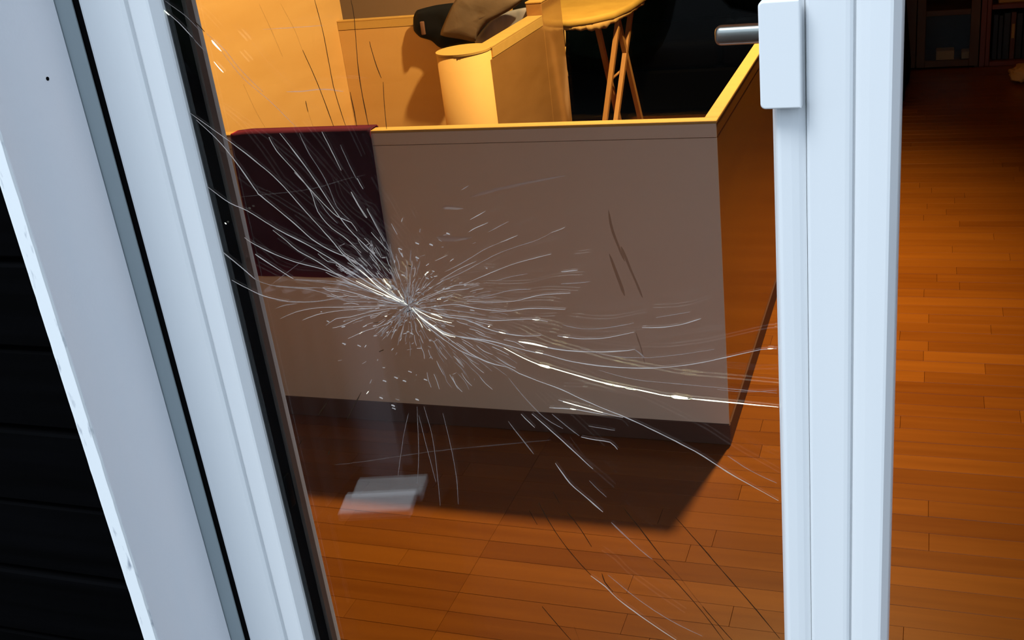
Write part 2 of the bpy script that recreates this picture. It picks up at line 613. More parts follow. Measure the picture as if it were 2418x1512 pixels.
# right stile
prism_z('stile', [(-0.1020, 1.0062), (-0.1005, 1.0010), (-0.0985, 0.9997), (-0.0680, 0.9995), (-0.0645, 1.0003), (-0.0622, 1.0025), (-0.0615, 1.0070),
                  (-0.0600, 1.0070), (-0.0596, 1.0042), (-0.0560, 1.0026), (-0.0480, 1.0012), (-0.0320, 1.0003), (-0.0295, 1.0010), (-0.0232, 1.0115),
                  (-0.0222, 1.016), (-0.0222, 1.072), (-0.130, 1.072), (-0.1335, 1.066), (-0.1335, 1.047), (-0.1275, 1.044), (-0.1020, 1.044)], LZ0, LZ1, M['pvc'], door)
prism_z('glazing_bead', [(-0.1025, 1.0190), (-0.1325, 1.0190), (-0.1325, 1.0146), (-0.1315, 1.0112), (-0.1290, 1.0045), (-0.1272, 1.0018), (-0.1240, 1.0008),
                  (-0.1150, 1.0015), (-0.1085, 1.0030), (-0.1045, 1.0052), (-0.1025, 1.0066)], LZ0 + 0.1, LZ1 - 0.1, M['pvc'], door)
box('bottom_rail', -0.800, -0.1005, 1.001, 1.071, LZ0, LZ0 + 0.105, M['pvc'], door, 0.003)
box('top_rail', -0.800, -0.1005, 1.001, 1.071, LZ1 - 0.105, LZ1, M['pvc'], door, 0.003)
# black edge spacer between the panes and inner gasket strip
o = box('edge_spacer', -0.7700, -0.7585, YG + 0.0041, 1.0425, LZ0 + 0.10, LZ1 - 0.10, M['black_rubber'], door)
o = box('edge_spacer', -0.1320, -0.1240, YG + 0.0041, 1.0425, LZ0 + 0.10, LZ1 - 0.10, M['black_rubber'], door)
g = box('inner_gasket', -0.7640, -0.7565, 1.0468, 1.0575, LZ0 + 0.10, LZ1 - 0.10, M['gasket'], door)
g['label'] = 'grey-brown gasket strip at the hinge side'
# little black clip in the gap, low on the hinge side
cb = on_y(677, 1160, 1.026)
bm = bmesh.new()
bm_box(bm, -0.7587, -0.7545, 1.022, 1.034, cb.z - 0.024, cb.z + 0.024, 0.0018, 3)
o = from_bm('clip', bm, M['black_gloss'], door, True)

outer = box('pane', -0.795, -0.1024, YG, YG + 0.004, LZ0 + 0.10, LZ1 - 0.10, M['glass'], door)
outer['label'] = 'outer glass pane, cracked from one impact point'
inner = box('pane', -0.765, -0.128, 1.0427, 1.0467, LZ0 + 0.10, LZ1 - 0.10, M['glass'], door)
inner['label'] = 'inner glass pane, whole'

# outside grip plate
bm = bmesh.new()
a0, a1 = on_y(1789, 4, 0.986), on_y(1889, 2, 0.986)
zb = on_y(1845, 257, 0.986).z
ztop = a0.z
bm_box(bm, a0.x, a1.x, 0.985, 0.9995, zb, ztop, 0, 1)
ev = [e for e in bm.edges if abs(e.verts[0].co.y - e.verts[1].co.y) > 0.01]
evl = [e for e in ev if e.verts[0].co.x < (a0.x + a1.x) / 2]
bmesh.ops.bevel(bm, geom=evl, offset=0.0045, segments=5, affect='EDGES', profile=0.5)
ef = [e for e in bm.edges if all(abs(v.co.y - 0.985) < 1e-5 for v in e.verts)]
bmesh.ops.bevel(bm, geom=ef, offset=0.0016, segments=3, affect='EDGES', profile=0.5)
o = from_bm('grip_plate', bm, M['pvc_plate'], door)
o['label'] = 'white rounded grip plate on the outside'

# inside lever handle of brushed metal
hl = empty('lever_handle', (-0.06 + 0.44, 0.08, 1.38), door)
hz0, hz1 = on_y(1690, 107, 1.115).z, on_y(1690, 60, 1.115).z
hx = on_y(1689, 84, 1.115).x
bm = bmesh.new()
bm_box(bm, hx, -0.055, 1.106, 1.122, hz0, hz1, 0.0062, 4)
o = from_bm('lever', bm, M['alu'], hl, True)
bm = bmesh.new()
bm_tube(bm, (-0.066, 1.0725, 1.384), (-0.066, 1.112, 1.384), 0.009, None, 16)
from_bm('neck', bm, M['alu'], hl, True)
box('rose', -0.082, -0.050, 1.0722, 1.080, 1.33, 1.44, M['alu'], hl, 0.003)

# ---------------------------------------------------------------- cracks, with glints and reflections painted in as strokes
C4 = (380, 0, 2.1596)
C5 = (650, 400, 2.52)
C6 = (1200, 600, 2.3257)
C7 = (600, 900, 2.47)
C9 = (1250, 950, 2.6908)
C2 = (750, 0, 4.03)
PX = (0, 0, 1)
CEN = (964, 722)


def to_px(o_, pts):
    return [(o_[0] + x_ / o_[2], o_[1] + y_ / o_[2]) for x_, y_ in pts]


def crack_bm(bm, pts, wpx, depth=0.0026, jit=0.5, taper=True, yc=YG + 0.002):
    """thin wedge-shaped sliver running through the pane along a traced fracture or reflection line"""
    pp = []
    n0 = len(pts)
    for i in range(n0 - 1):
        p0 = Vector(pts[max(i - 1, 0)])
        p1, p2 = Vector(pts[i]), Vector(pts[i + 1])
        p3 = Vector(pts[min(i + 2, n0 - 1)])
        st = max(2, int((p2 - p1).length / 14))
        for k_ in range(st):
            t = k_ / st
            pp.append(0.5 * ((2 * p1) + (p2 - p0) * t + (2 * p0 - 5 * p1 + 4 * p2 - p3) * t * t + (3 * p1 - p0 - 3 * p2 + p3) * t ** 3))
    pp.append(Vector(pts[-1]))
    m_ = len(pp)
    prev = None
    sd = random.uniform(0, 99)
    for i, p_ in enumerate(pp):
        d = (pp[min(i + 1, m_ - 1)] - pp[max(i - 1, 0)])
        d.normalize()
        nn = Vector((-d.y, d.x))
        t = i / (m_ - 1)
        ww = wpx * (0.72 + 0.5 * noise.noise(Vector((i * 0.33, sd, 0))))
        if taper:
            ww *= min(1, 0.25 + 5 * t, 0.25 + 5 * (1 - t))
        q = p_ + nn * (jit * noise.noise(Vector((i * 0.6, sd, 5))))
        A = on_y(*(q - nn * ww / 2), yc)
        B = on_y(*(q + nn * ww / 2), yc)
        Cc = on_y(*q, yc + 0.0008) + Vector((0, depth * 0.3, 0))
        ring = [bm.verts.new(A), bm.verts.new(B), bm.verts.new(Cc)]
        if prev:
            for a_ in range(3):
                bm.faces.new((prev[a_], prev[(a_ + 1) % 3], ring[(a_ + 1) % 3], ring[a_]))
        else:
            bm.faces.new(ring)
        prev = ring
    bm.faces.new(prev)


CR = [  # frame, kind, width px, points
    # upper left fan
    (C4, 'w', 3.2, [(145, 575), (272, 665), (400, 758), (485, 825), (600, 925), (720, 1060), (860, 1215), (960, 1330), (1090, 1440), (1250, 1552)]),
    (C4, 'w', 3.4, [(180, 612), (285, 710), (350, 785), (400, 850), (490, 980), (510, 1000), (680, 1140), (770, 1220), (860, 1275), (1000, 1340), (1100, 1430), (1250, 1550)]),
    (C4, 'w', 3.6, [(235, 952), (350, 1035), (440, 1075), (560, 1150), (640, 1195), (730, 1240), (850, 1310), (960, 1380), (1090, 1460), (1250, 1556)]),
    (C4, 'w', 3.0, [(425, 1212), (470, 1243), (580, 1297), (680, 1335), (860, 1385), (960, 1440), (1100, 1500), (1250, 1558)]),
    (C4, 'w', 3.6, [(480, 1297), (560, 1350), (675, 1423)]),
    (C4, 'f', 3.0, [(675, 1428), (760, 1430), (940, 1445), (1100, 1500), (1250, 1560)]),
    (C4, 'w', 4.0, [(308, 1280), (400, 1355), (480, 1425)]),
    (C4, 'f', 3.0, [(480, 1425), (560, 1455), (720, 1468), (820, 1470), (960, 1500)]),
    (PX, 'w', 3.0, [(547, 662), (585, 682), (625, 700), (680, 712)]),
    (PX, 'f', 3.2, [(680, 712), (740, 713), (790, 706), (830, 708)]),
    (C4, 'w', 2.8, [(550, 700), (590, 770), (680, 870), (760, 965), (830, 1040), (900, 1105), (970, 1135), (1000, 1180)]),
    (C4, 'w', 3.0, [(605, 680), (700, 800), (800, 940), (870, 1050), (960, 1170), (1080, 1290), (1170, 1400)]),
    (C4, 'w', 2.6, [(820, 672), (870, 770), (918, 870)]),
    (C4, 'f', 2.6, [(915, 740), (960, 840), (1000, 920)]),
    (C4, 'w', 2.4, [(1000, 910), (1030, 965)]),
    (C4, 'w', 2.8, [(970, 980), (1010, 1050), (1050, 1110)]),
    (C4, 'f', 3.0, [(705, 680), (760, 790), (830, 900), (870, 990), (900, 1060), (960, 1120)]),
    (C4, 'w', 2.6, [(680, 880), (760, 970), (800, 1080), (870, 1165), (930, 1205), (1020, 1290)]),
    (C4, 'w', 3.0, [(570, 1175), (640, 1230), (700, 1280), (800, 1335), (900, 1400), (1010, 1450), (1150, 1520)]),
    (C4, 'f', 2.6, [(1050, 1060), (1100, 1150), (1160, 1260), (1200, 1370)]),
    (C4, 'f', 2.6, [(750, 960), (800, 1020), (860, 1100), (900, 1140)]),
    (C4, 'w', 2.2, [(800, 1295), (850, 1335), (900, 1345), (950, 1400)]),
    (C4, 's', 2.6, [(400, 1005), (560, 990), (760, 965), (940, 915), (1040, 893)]),  # reflection line drawn in as a pale stroke
    (C4, 'f', 2.0, [(20, 5), (130, 85), (200, 160)]),
    (C4, 'w', 2.6, [(15, 50), (90, 115), (160, 190)]),
    (C4, 'f', 2.2, [(160, 190), (230, 270)]),
    (C4, 'g', 4.5, [(15, 50), (42, 78)]),
    (C4, 'd', 3.6, [(170, 110), (195, 132), (222, 162)]),
    (C4, 'g', 5.0, [(258, 205), (280, 232), (308, 262)]),
    (C4, 'g', 4.0, [(270, 315), (295, 345), (318, 370)]),
    (C4, 'g', 5.0, [(325, 1136), (334, 1144)]),
    (C4, 'f', 2.0, [(310, 265), (420, 400), (560, 520), (690, 650)]),
    (C4, 'f', 2.0, [(230, 170), (330, 260), (400, 350), (520, 470)]),
    # dark lines over the amber wood
    (C4, 'd', 2.4, [(783, 0), (830, 180), (880, 440), (940, 640)]),
    (C4, 'd', 2.6, [(968, 0), (985, 90), (1010, 380), (1058, 640)]),
    (C4, 'd', 2.6, [(722, 255), (800, 430), (880, 645)]),
    (C4, 'd', 3.2, [(738, 515), (744, 545), (750, 572)]),
    (C4, 'e', 2.4, [(750, 572), (775, 645)]),
    (C4, 'd', 2.8, [(965, 470), (985, 570), (998, 645)]),
    (C2, 'd', 2.4, [(493, 395), (540, 570), (605, 745)]),
    (C2, 'd', 2.2, [(622, 782), (635, 1000), (655, 1230)]),
    (C4, 'e', 2.6, [(420, 430), (480, 560), (530, 650)]),
    (C4, 'e', 2.4, [(500, 20), (570, 170), (620, 290)]),
    (C4, 'e', 2.0, [(610, 20), (680, 150), (720, 255)]),
    (C4, 'f', 3.2, [(640, 468), (720, 466), (830, 455), (930, 468)]),
    (C4, 'f', 2.6, [(520, 150), (680, 140), (830, 130)]),
    # right-hand fan above the impact
    (C5, 'f', 2.6, [(1010, 610), (1100, 565), (1240, 480), (1340, 435)]),
    (C5, 'w', 1.8, [(1340, 435), (1440, 395)]),
    (C5, 'f', 2.6, [(940, 700), (1010, 660), (1120, 610), (1330, 500), (1560, 420), (1640, 378)]),
    (C5, 'w', 2.2, [(1640, 378), (1690, 360), (1725, 345)]),
    (C5, 'w', 2.0, [(980, 660), (1100, 590), (1195, 548)]),
    (C5, 'w', 1.8, [(1110, 690), (1250, 630), (1400, 570), (1500, 540), (1640, 505)]),
    (C5, 'f', 2.8, [(1310, 665), (1400, 640), (1500, 622)]),
    (C5, 'w', 2.4, [(1160, 300), (1250, 250)]),
    (C5, 'w', 2.2, [(1150, 375), (1190, 350), (1265, 318)]),
    (C5, 'f', 2.4, [(1265, 375), (1390, 310)]),
    (C5, 'w', 2.0, [(950, 545), (1025, 512)]),
    (C5, 'f', 3.0, [(1105, 125), (1150, 98)]),
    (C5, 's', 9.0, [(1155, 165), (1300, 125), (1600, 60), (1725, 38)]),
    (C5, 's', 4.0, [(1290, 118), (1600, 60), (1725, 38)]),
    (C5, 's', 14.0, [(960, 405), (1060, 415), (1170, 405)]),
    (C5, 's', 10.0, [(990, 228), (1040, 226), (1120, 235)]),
    (C5, 'w', 1.8, [(810, 805), (900, 770), (1000, 730), (1150, 712)]),
    (C5, 'w', 2.0, [(870, 770), (960, 735), (1075, 690), (1210, 690)]),
    (C5, 'f', 2.8, [(1170, 765), (1260, 755), (1400, 720), (1520, 715)]),
    (C5, 'w', 2.0, [(1140, 785), (1250, 790), (1420, 785), (1580, 748), (1755, 738)]),
    (C5, 'w', 2.6, [(860, 830), (1000, 810), (1090, 805), (1180, 825), (1360, 845), (1520, 828), (1725, 835)]),
    (C5, 'f', 2.8, [(960, 830), (1100, 845), (1250, 870)]),
    (C5, 'w', 2.4, [(1000, 865), (1150, 880), (1300, 900), (1510, 892), (1620, 907)]),
    (C5, 'g', 3.2, [(1530, 894), (1570, 897)]),
    (C5, 'w', 2.8, [(820, 822), (900, 850), (1040, 880), (1150, 900), (1250, 945), (1355, 975), (1480, 992), (1580, 990)]),
    (C5, 'g', 3.6, [(1330, 968), (1370, 978)]),
    (C6, 'w', 2.6, [(290, 97), (335, 94), (380, 90)]),
    (C6, 'f', 2.8, [(290, 165), (370, 160), (450, 152)]),
    # long cracks to the lower right
    (C6, 'w', 4.0, [(52, 480), (130, 492), (220, 514), (320, 530), (450, 538), (600, 535), (695, 525)]),
    (C6, 'g', 4.6, [(58, 482), (130, 493), (215, 513)]),
    (C6, 'f', 4.0, [(695, 525), (725, 548), (750, 572)]),
    (PX, 'w', 3.4, [(974, 730), (1010, 768), (1060, 790), (1120, 800), (1160, 806), (1243, 828), (1282, 836), (1350, 854), (1415, 864), (1480, 869), (1552, 869), (1630, 861), (1707, 846), (1797, 826), (1834, 824)]),
    (C6, 'g', 3.8, [(150, 538), (190, 548)]),
    (C6, 'g', 4.6, [(1425, 521), (1455, 520)]),
    (PX, 'g', 4.0, [(1190, 822), (1234, 845), (1271, 861), (1301, 869), (1359, 886), (1424, 904), (1497, 919), (1574, 935), (1634, 942), (1716, 950), (1838, 962)]),
    (PX, 'w', 3.6, [(974, 732), (1030, 775), (1080, 795), (1140, 806), (1190, 822)]),
    (C6, 'g', 9.5, [(165, 608), (200, 617), (235, 626)]),
    (C6, 'g', 9.5, [(515, 706), (570, 720), (630, 732)]),
    (C6, 'g', 9.0, [(640, 735), (670, 741), (700, 746)]),
    (C6, 'g', 9.5, [(890, 781), (950, 790), (1012, 797)]),
    (PX, 'w', 3.6, [(1005, 760), (1090, 822), (1150, 855), (1200, 868), (1226, 882), (1273, 901), (1325, 920), (1372, 942), (1432, 968), (1480, 987), (1544, 1017), (1596, 1043), (1656, 1075), (1716, 1114), (1772, 1146), (1838, 1183)]),
    (C6, 'w', 3.2, [(275, 803), (400, 838), (520, 872), (630, 900)]),
    (C6, 'g', 3.0, [(300, 812), (400, 838), (520, 872)]),
    (C6, 'w', 3.2, [(225, 845), (350, 852), (430, 865), (540, 885)]),
    (C6, 'g', 4.0, [(340, 850), (372, 856)]),
    (C6, 'w', 3.2, [(735, 405), (830, 404), (940, 390), (1060, 355)]),
    (C6, 'w', 2.2, [(270, 450), (320, 458), (420, 467), (520, 463), (620, 445), (690, 430)]),
    (C6, 'g', 3.6, [(300, 455), (330, 459)]),
    (C6, 'f', 2.6, [(300, 390), (400, 410), (520, 408), (690, 380)]),
    (C6, 'f', 2.4, [(810, 350), (1000, 318)]),
    (C6, 'f', 2.4, [(500, 640), (700, 690), (1000, 720), (1475, 765)]),
    (C6, 'f', 2.0, [(400, 520), (560, 560), (760, 570), (960, 550), (1130, 525)]),
    (C6, 'f', 2.8, [(1205, 1110), (1330, 1190), (1475, 1260)]),
    (C6, 'f', 2.6, [(440, 945), (585, 970)]),
    (C6, 'f', 1.6, [(1150, 745), (1300, 758), (1475, 750)]),
    (C6, 'f', 3.4, [(240, 880), (320, 945), (390, 1000)]),
    (C6, 'w', 3.2, [(400, 1006), (480, 1022), (560, 1035), (600, 1075)]),
    (C6, 'w', 3.2, [(130, 880), (240, 975), (350, 1075), (465, 1182)]),
    (C6, 'f', 3.6, [(0, 920), (70, 1010), (140, 1100)]),
    (C6, 'w', 2.4, [(70, 880), (145, 955)]),
    (C6, 'f', 3.2, [(0, 680), (100, 800), (200, 900), (300, 960)]),
    (C6, 'w', 3.6, [(258, 1150), (340, 1260), (420, 1330), (520, 1418)]),
    (C6, 'e', 8.0, [(555, 0), (600, 120), (640, 230)]),
    (C6, 'e', 8.0, [(620, -40), (700, 150), (738, 240)]),
    (C6, 'e', 7.0, [(550, -240), (575, -120), (640, 40)]),
    (C6, 'e', 5.0, [(700, 430), (730, 520), (750, 600)]),
    # lower right over the floor
    (C9, 'f', 4.0, [(520, 765), (620, 860), (700, 935), (780, 1000)]),
    (C9, 'd', 3.0, [(790, 1010), (900, 1110), (1010, 1230), (1120, 1360), (1235, 1515)]),
    (C9, 'd', 2.6, [(600, 675), (700, 800), (830, 970), (890, 1040)]),
    (C9, 'e', 3.0, [(890, 1040), (960, 1120), (1060, 1250), (1120, 1320)]),
    (C9, 'd', 2.4, [(1100, 1300), (1170, 1380), (1290, 1515)]),
    (C9, 'd', 3.2, [(930, 735), (1060, 880), (1250, 1100), (1420, 1295), (1592, 1505)]),
    (C9, 'd', 2.8, [(60, 640), (120, 750), (210, 890), (300, 1000), (390, 1100)]),
    (C9, 'w', 3.4, [(390, 1105), (480, 1170), (560, 1250), (700, 1355), (800, 1425), (935, 1515)]),
    (C9, 'd', 3.6, [(460, 1090), (480, 1145), (530, 1205)]),
    (C9, 'd', 2.8, [(240, 700), (320, 800), (395, 920)]),
    (C9, 'd', 2.6, [(0, 690), (50, 780)]),
    (C9, 'd', 2.4, [(80, 1300), (200, 1440), (265, 1515)]),
    (C9, 'e', 3.0, [(285, 1430), (315, 1510)]),
    (C9, 'd', 2.6, [(150, 570), (190, 640)]),
    (C9, 'f', 2.6, [(500, 1100), (700, 1260), (900, 1390), (1100, 1490)]),
    (C9, 'f', 4.0, [(380, 500), (440, 560), (490, 605)]),
    # below the impact
    (C7, 'f', 1.7, [(900, 190), (870, 330), (840, 550)]),
    (C7, 'f', 1.5, [(950, 150), (960, 420), (950, 600)]),
    (C7, 'f', 1.7, [(990, 150), (1040, 330), (1070, 560), (1085, 730)]),
    (C7, 'f', 1.5, [(960, 200), (1010, 400), (1060, 590)]),
    (C7, 'f', 1.7, [(1100, 190), (1140, 350), (1180, 560), (1190, 720)]),
    (C7, 'd', 3.2, [(430, 120), (400, 160), (370, 205)]),
    (C7, 'd', 3.2, [(625, 65), (580, 150), (540, 230)]),
    (C7, 'd', 2.4, [(282, 340), (260, 380)]),
    (C7, 'd', 3.2, [(440, 405), (430, 435)]),
    (C7, 's', 2.6, [(470, 490), (640, 470), (1050, 410), (1400, 375), (1729, 345)]),  # reflection on the glass, painted as a faint stroke
    # left of the impact, curling down
    (C5, 'w', 1.8, [(780, 812), (600, 815), (400, 820), (250, 825), (120, 850), (30, 890)]),
    (C5, 'f', 2.8, [(0, 830), (60, 808), (130, 800)]),
    (C5, 'w', 1.6, [(160, 900), (250, 865), (400, 840), (600, 825)]),
    (C5, 'w', 1.8, [(300, 930), (360, 890), (440, 880), (560, 850), (700, 825)]),
    (C5, 'w', 1.8, [(340, 945), (400, 930), (520, 880), (680, 840)]),
    (C5, 'w', 1.8, [(430, 1010), (540, 960), (640, 930), (720, 890)]),
    (C5, 'f', 3.0, [(0, 780), (100, 790), (260, 785), (370, 760)]),
    (C5, 'f', 3.0, [(0, 700), (100, 705), (230, 720), (370, 765), (430, 785), (600, 790), (740, 805)]),
    (C5, 'w', 2.0, [(280, 705), (400, 720), (500, 745), (620, 780), (760, 808)]),
    (C5, 'f', 2.6, [(120, 655), (250, 670), (400, 690), (600, 740)]),
    # glints through the impact point, painted as bright strokes
    (C5, 'g', 2.4, [(500, 598), (560, 650), (600, 690), (680, 745), (760, 790)]),
    (C5, 'g', 2.0, [(480, 665), (560, 705), (660, 750), (740, 790)]),
    (C5, 'g', 2.4, [(815, 825), (860, 880), (930, 930), (1000, 980), (1070, 1000)]),
    (C5, 'g', 2.0, [(830, 830), (920, 880), (1000, 905), (1050, 915)]),
    (C5, 'w', 3.0, [(820, 830), (900, 930), (1000, 1010), (1100, 1080), (1220, 1130)]),
    (C5, 'w', 2.6, [(1070, 1120), (1110, 1170)]),
    (C5, 'w', 2.4, [(730, 470), (755, 520)]),
    (C5, 'w', 2.4, [(690, 325), (725, 388)]),
    (C5, 'w', 2.2, [(450, 135), (490, 210), (530, 275), (545, 290)]),
    (C5, 'w', 2.2, [(570, 375), (620, 430), (675, 490)]),
    (C5, 'w', 1.8, [(545, 235), (600, 340), (650, 430)]),
]
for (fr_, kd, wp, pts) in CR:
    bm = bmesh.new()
    nm = 'crack_or_reflection'  # mostly cracks; some strokes paint in reflections and glints
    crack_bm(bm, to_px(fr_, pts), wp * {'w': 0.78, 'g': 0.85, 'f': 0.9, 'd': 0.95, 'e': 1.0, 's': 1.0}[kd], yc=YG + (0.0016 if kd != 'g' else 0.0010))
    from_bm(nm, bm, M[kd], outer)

# fine splinters and specks around the impact: too many to count
burst = {'w': bmesh.new(), 'f': bmesh.new(), 'g': bmesh.new(), 'd': bmesh.new()}
random.seed(21)
for i in range(620):
    an = random.uniform(0, 2 * math.pi) if i % 3 else random.choice((0.62, 0.62 + math.pi)) + random.gauss(0, 0.32)
    dirv = Vector((math.cos(an), math.sin(an)))
    al = abs(dirv.dot(Vector((-0.80, -0.60)).normalized()))     # brighter along the upper-left / lower-right line
    rmax = 55 + (165 if dirv.x > 0 else 95) * al ** 2 + 40 * abs(dirv.x)
    r0 = rmax * random.random() ** 1.5
    L = random.uniform(8, 22) + r0 * 0.14
    c = Vector(CEN)
    p0 = c + dirv * r0
    bend = Vector((-dirv.y, dirv.x)) * random.uniform(-0.10, 0.10) * L
    p1 = p0 + dirv * L * 0.5 + bend
    p2 = p0 + dirv * L
    rr = random.random()
    kd = 'w' if rr < 0.20 + 0.3 * al ** 3 else 'f'
    if al > 0.93 and r0 < 80 and random.random() < 0.14:
        kd = 'g'
    crack_bm(burst[kd], [p0, p1, p2], random.uniform(0.7, 1.6) * (1.0 if kd == 'w' else 1.25), yc=YG + random.uniform(0.0012, 0.0020))
for i in range(230):                                             # loose chips: short strokes that lie across the fan
    an = random.uniform(0, 2 * math.pi)
    r0 = abs(random.gauss(0, 85)) + 8
    p0 = Vector(CEN) + Vector((math.cos(an) * r0 * 1.0, math.sin(an) * r0 * 1.0))
    a2 = random.gauss(-0.1, 0.35) if random.random() < 0.6 else an + random.gauss(0, 0.3)
    L = random.uniform(3, 12)
    d = Vector((math.cos(a2), math.sin(a2))) * L
    rr = random.random()
    kd = 'f' if rr < 0.55 else ('w' if rr < 0.90 else ('g' if rr < 0.94 else 'd'))
    crack_bm(burst[kd], [p0, p0 + d * 0.5, p0 + d], random.uniform(1.4, 3.0), taper=False, yc=YG + random.uniform(0.0012, 0.0020))
for (x_, y_) in [(848, 817), (968, 878), (955, 900), (1005, 897), (985, 944), (935, 892), (908, 900), (928, 958), (900, 940), (972, 788), (930, 965), (952, 650), (1018, 578), (985, 575), (945, 588), (985, 609), (1058, 552), (812, 812)]:
    crack_bm(burst['w'], [(x_ - 4, y_ - 1.5), (x_, y_), (x_ + 4, y_ + 2)], 3.6, taper=False, yc=YG + 0.0012)
for kd, bm in burst.items():
    o = from_bm('splinters', bm, M[kd], outer)
    o['kind'] = 'stuff'

# ================================================================ HALF-HEIGHT STAIR WALL (front and right return)
HW = empty('half_wall', (-0.492, 2.63, 0))
tag(HW, 'half-height stair wall behind the cracked glass, off-white front, thin birch top', 'half wall')
X1, Y0, HT = -0.475, 2.614, 0.9
TH = 0.033
box('front_panel', -2.484, X1, Y0, Y0 + 0.0035, 0.065, HT - 0.041, M['white_face'], HW)
o = box('fascia', -2.484, X1, Y0 - 0.0006, Y0 + 0.0035, HT - 0.0395, HT - 0.006, M['white_face'], HW, 0.0008, 1)
o['label'] = 'narrow off-white edge strip under the front top'
box('side_panel', X1 - TH, X1 - 0.0005, Y0 + 0.0040, 5.30, 0.065, HT - 0.041, M['shaded_side_wood'], HW)['label'] = 'glossy birch side panel, shade put into its brown colour'
box('fascia', X1 - TH, X1, Y0 + 0.0040, 5.30, HT - 0.0395, HT - 0.006, M['shaded_side_wood'], HW, 0.0008, 1)
box('inner_lining', -2.484, X1 - TH - 0.0003, Y0 + 0.0040, Y0 + TH + 0.010, 0, HT - 0.006, M['plinth'], HW)  # unseen lining, coloured dark to cut bounce light on the column
bm = bmesh.new()
bm_box(bm, -2.484, X1 + 0.0008, Y0 - 0.001, Y0 + TH + 0.001, HT - 0.0058, HT + 0.0015, 0.0012, 1)
from_bm('cap', bm, M['birch_cap'], HW)
bm = bmesh.new()
bm_box(bm, X1 - TH - 0.001, X1 + 0.0008, Y0 + TH + 0.0012, 5.30, HT - 0.0058, HT + 0.0015, 0.0012, 1)
from_bm('cap', bm, M['birch_cap'], HW)
box('baseboard', -2.484, X1 + 0.0025, Y0 - 0.0035, Y0 + 0.01, 0.0006, 0.0645, M['plinth'], HW, 0.002, 1)
box('baseboard', X1 - 0.01, X1 + 0.0025, Y0 + 0.0105, 5.30, 0.0006, 0.0645, M['plinth'], HW, 0.002, 1)

o = box('bounce_blocker', -1.40, X1 - TH - 0.02, Y0 + TH + 0.02, 4.60, 0.0006, 0.010, M['black_cloth'])  # unseen black sheets added behind the wall to absorb bounce light
tag(o, 'unseen black mat added behind the off-white half wall to cut bounce light', 'mat')
o = box('bounce_blocker', -2.47, -1.68, Y0 + TH + 0.02, 4.49, 0.0006, 0.010, M['black_cloth'])
tag(o, 'unseen black mat added left of the rounded column to cut bounce light', 'mat')
# back half wall of the stairwell
BW = empty('half_wall', (-2.0, 4.515, 0))
tag(BW, 'birch half wall at the back of the stairwell, with clothes over it', 'half wall')
box('panel', -2.484, -1.660, 4.500, 4.530, 0.0006, HT - 0.043, M['birch'], BW)
box('fascia', -2.484, -1.660, 4.4985, 4.531, HT - 0.041, HT - 0.007, M['birch_cap'], BW, 0.001, 1)
box('cap', -2.484, -1.660, 4.498, 4.532, HT - 0.0068, HT, M['birch_cap'], BW, 0.001, 1)

# partition with the rounded end
PW = empty('stair_partition', (-1.50, 4.1, 0))
tag(PW, 'birch partition running into the room from a rounded column end', 'partition')
XR, RC = -1.455, 0.098
CCx, CCy = XR - RC, 3.685
box('wall_panel', XR - 0.062, XR, CCy, 4.56, 0.0006, HT - 0.043, M['birch_gloss'], PW)
box('fascia', XR - 0.062, XR + 0.0008, CCy + 0.03, 4.30, HT - 0.041, HT - 0.007, M['birch_cap'], PW, 0.0008, 1)
box('cap', XR - 0.063, XR + 0.001, CCy + 0.02, 4.30, HT - 0.0068, HT, M['birch_cap'], PW, 0.001, 1)
bm = bmesh.new()
bmesh.ops.create_cone(bm, cap_ends=True, segments=64, radius1=RC - 0.0008, radius2=RC - 0.0008, depth=HT - 0.009, matrix=Matrix.Translation((CCx, CCy, (HT - 0.009) / 2 + 0.0006)))
M['birch_matte'] = mat('matte_birch', (0.72, 0.44, 0.16), 0.75, spec=0.15, var=(0.68, 0.40, 0.14), scale=(3, 3, 1))
col_o = from_bm('column', bm, M['birch_matte'], PW)
for p_ in col_o.data.polygons:
    p_.use_smooth = len(p_.vertices) == 4
bm = bmesh.new()
bmesh.ops.create_cone(bm, cap_ends=True, segments=64, radius1=RC + 0.001, radius2=RC + 0.001, depth=0.0075, matrix=Matrix.Translation((CCx, CCy, HT - 0.0035)))
from_bm('column_cap', bm, M['birch_cap'], PW)
zt = on_y(1243, 9, 4.31).z
box('end_post', XR - 0.066, XR + 0.001, 4.302, 4.56, 0.0006, zt, M['birch_gloss'], PW, 0.004, 2)
box('post_cap', XR - 0.067, XR + 0.002, 4.300, 4.562, zt + 0.0003, zt + 0.008, M['birch_cap'], PW, 0.002, 2)

# ================================================================ THINGS INSIDE
# plum cloth over the front half wall
bm = bmesh.new()
prof = [(2.668, 0.78), (2.664, 0.86), (2.658, 0.902), (2.650, 0.9085), (2.630, 0.9085), (2.612, 0.9085), (2.6065, 0.903), (2.6045, 0.885), (2.604, 0.80), (2.603, 0.70), (2.602, 0.58), (2.602, 0.478)]
NX = 40
xa, xb = -1.838, -1.398
rows = []
for (py_, pz_) in prof:
    row = []
    for i in range(NX + 1):
        t = i / NX
        drop = max(0, 0.905 - pz_) if py_ < 2.62 else 0.0
        xx = xa + (xb - xa) * t + 0.006 * noise.noise(Vector((t * 3, pz_ * 9, 2))) - 0.02 * drop * (1 - t) - 0.008 * t * drop
        fold = 0.006 * noise.noise(Vector((xx * 11, pz_ * 1.5, 0))) * min(1, drop * 5)
        zz = pz_ + (0.006 * noise.noise(Vector((xx * 7, 1, 1))) if pz_ < 0.5 else 0)
        if py_ > 2.6 and pz_ > 0.9:
            zz -= 0.004 * max(0, 1 - t * 9)
        row.append((xx, py_ - 0.006 * min(1, drop * 5) + fold, zz))
    rows.append(row)
vv = [[bm.verts.new(c) for c in row] for row in rows]
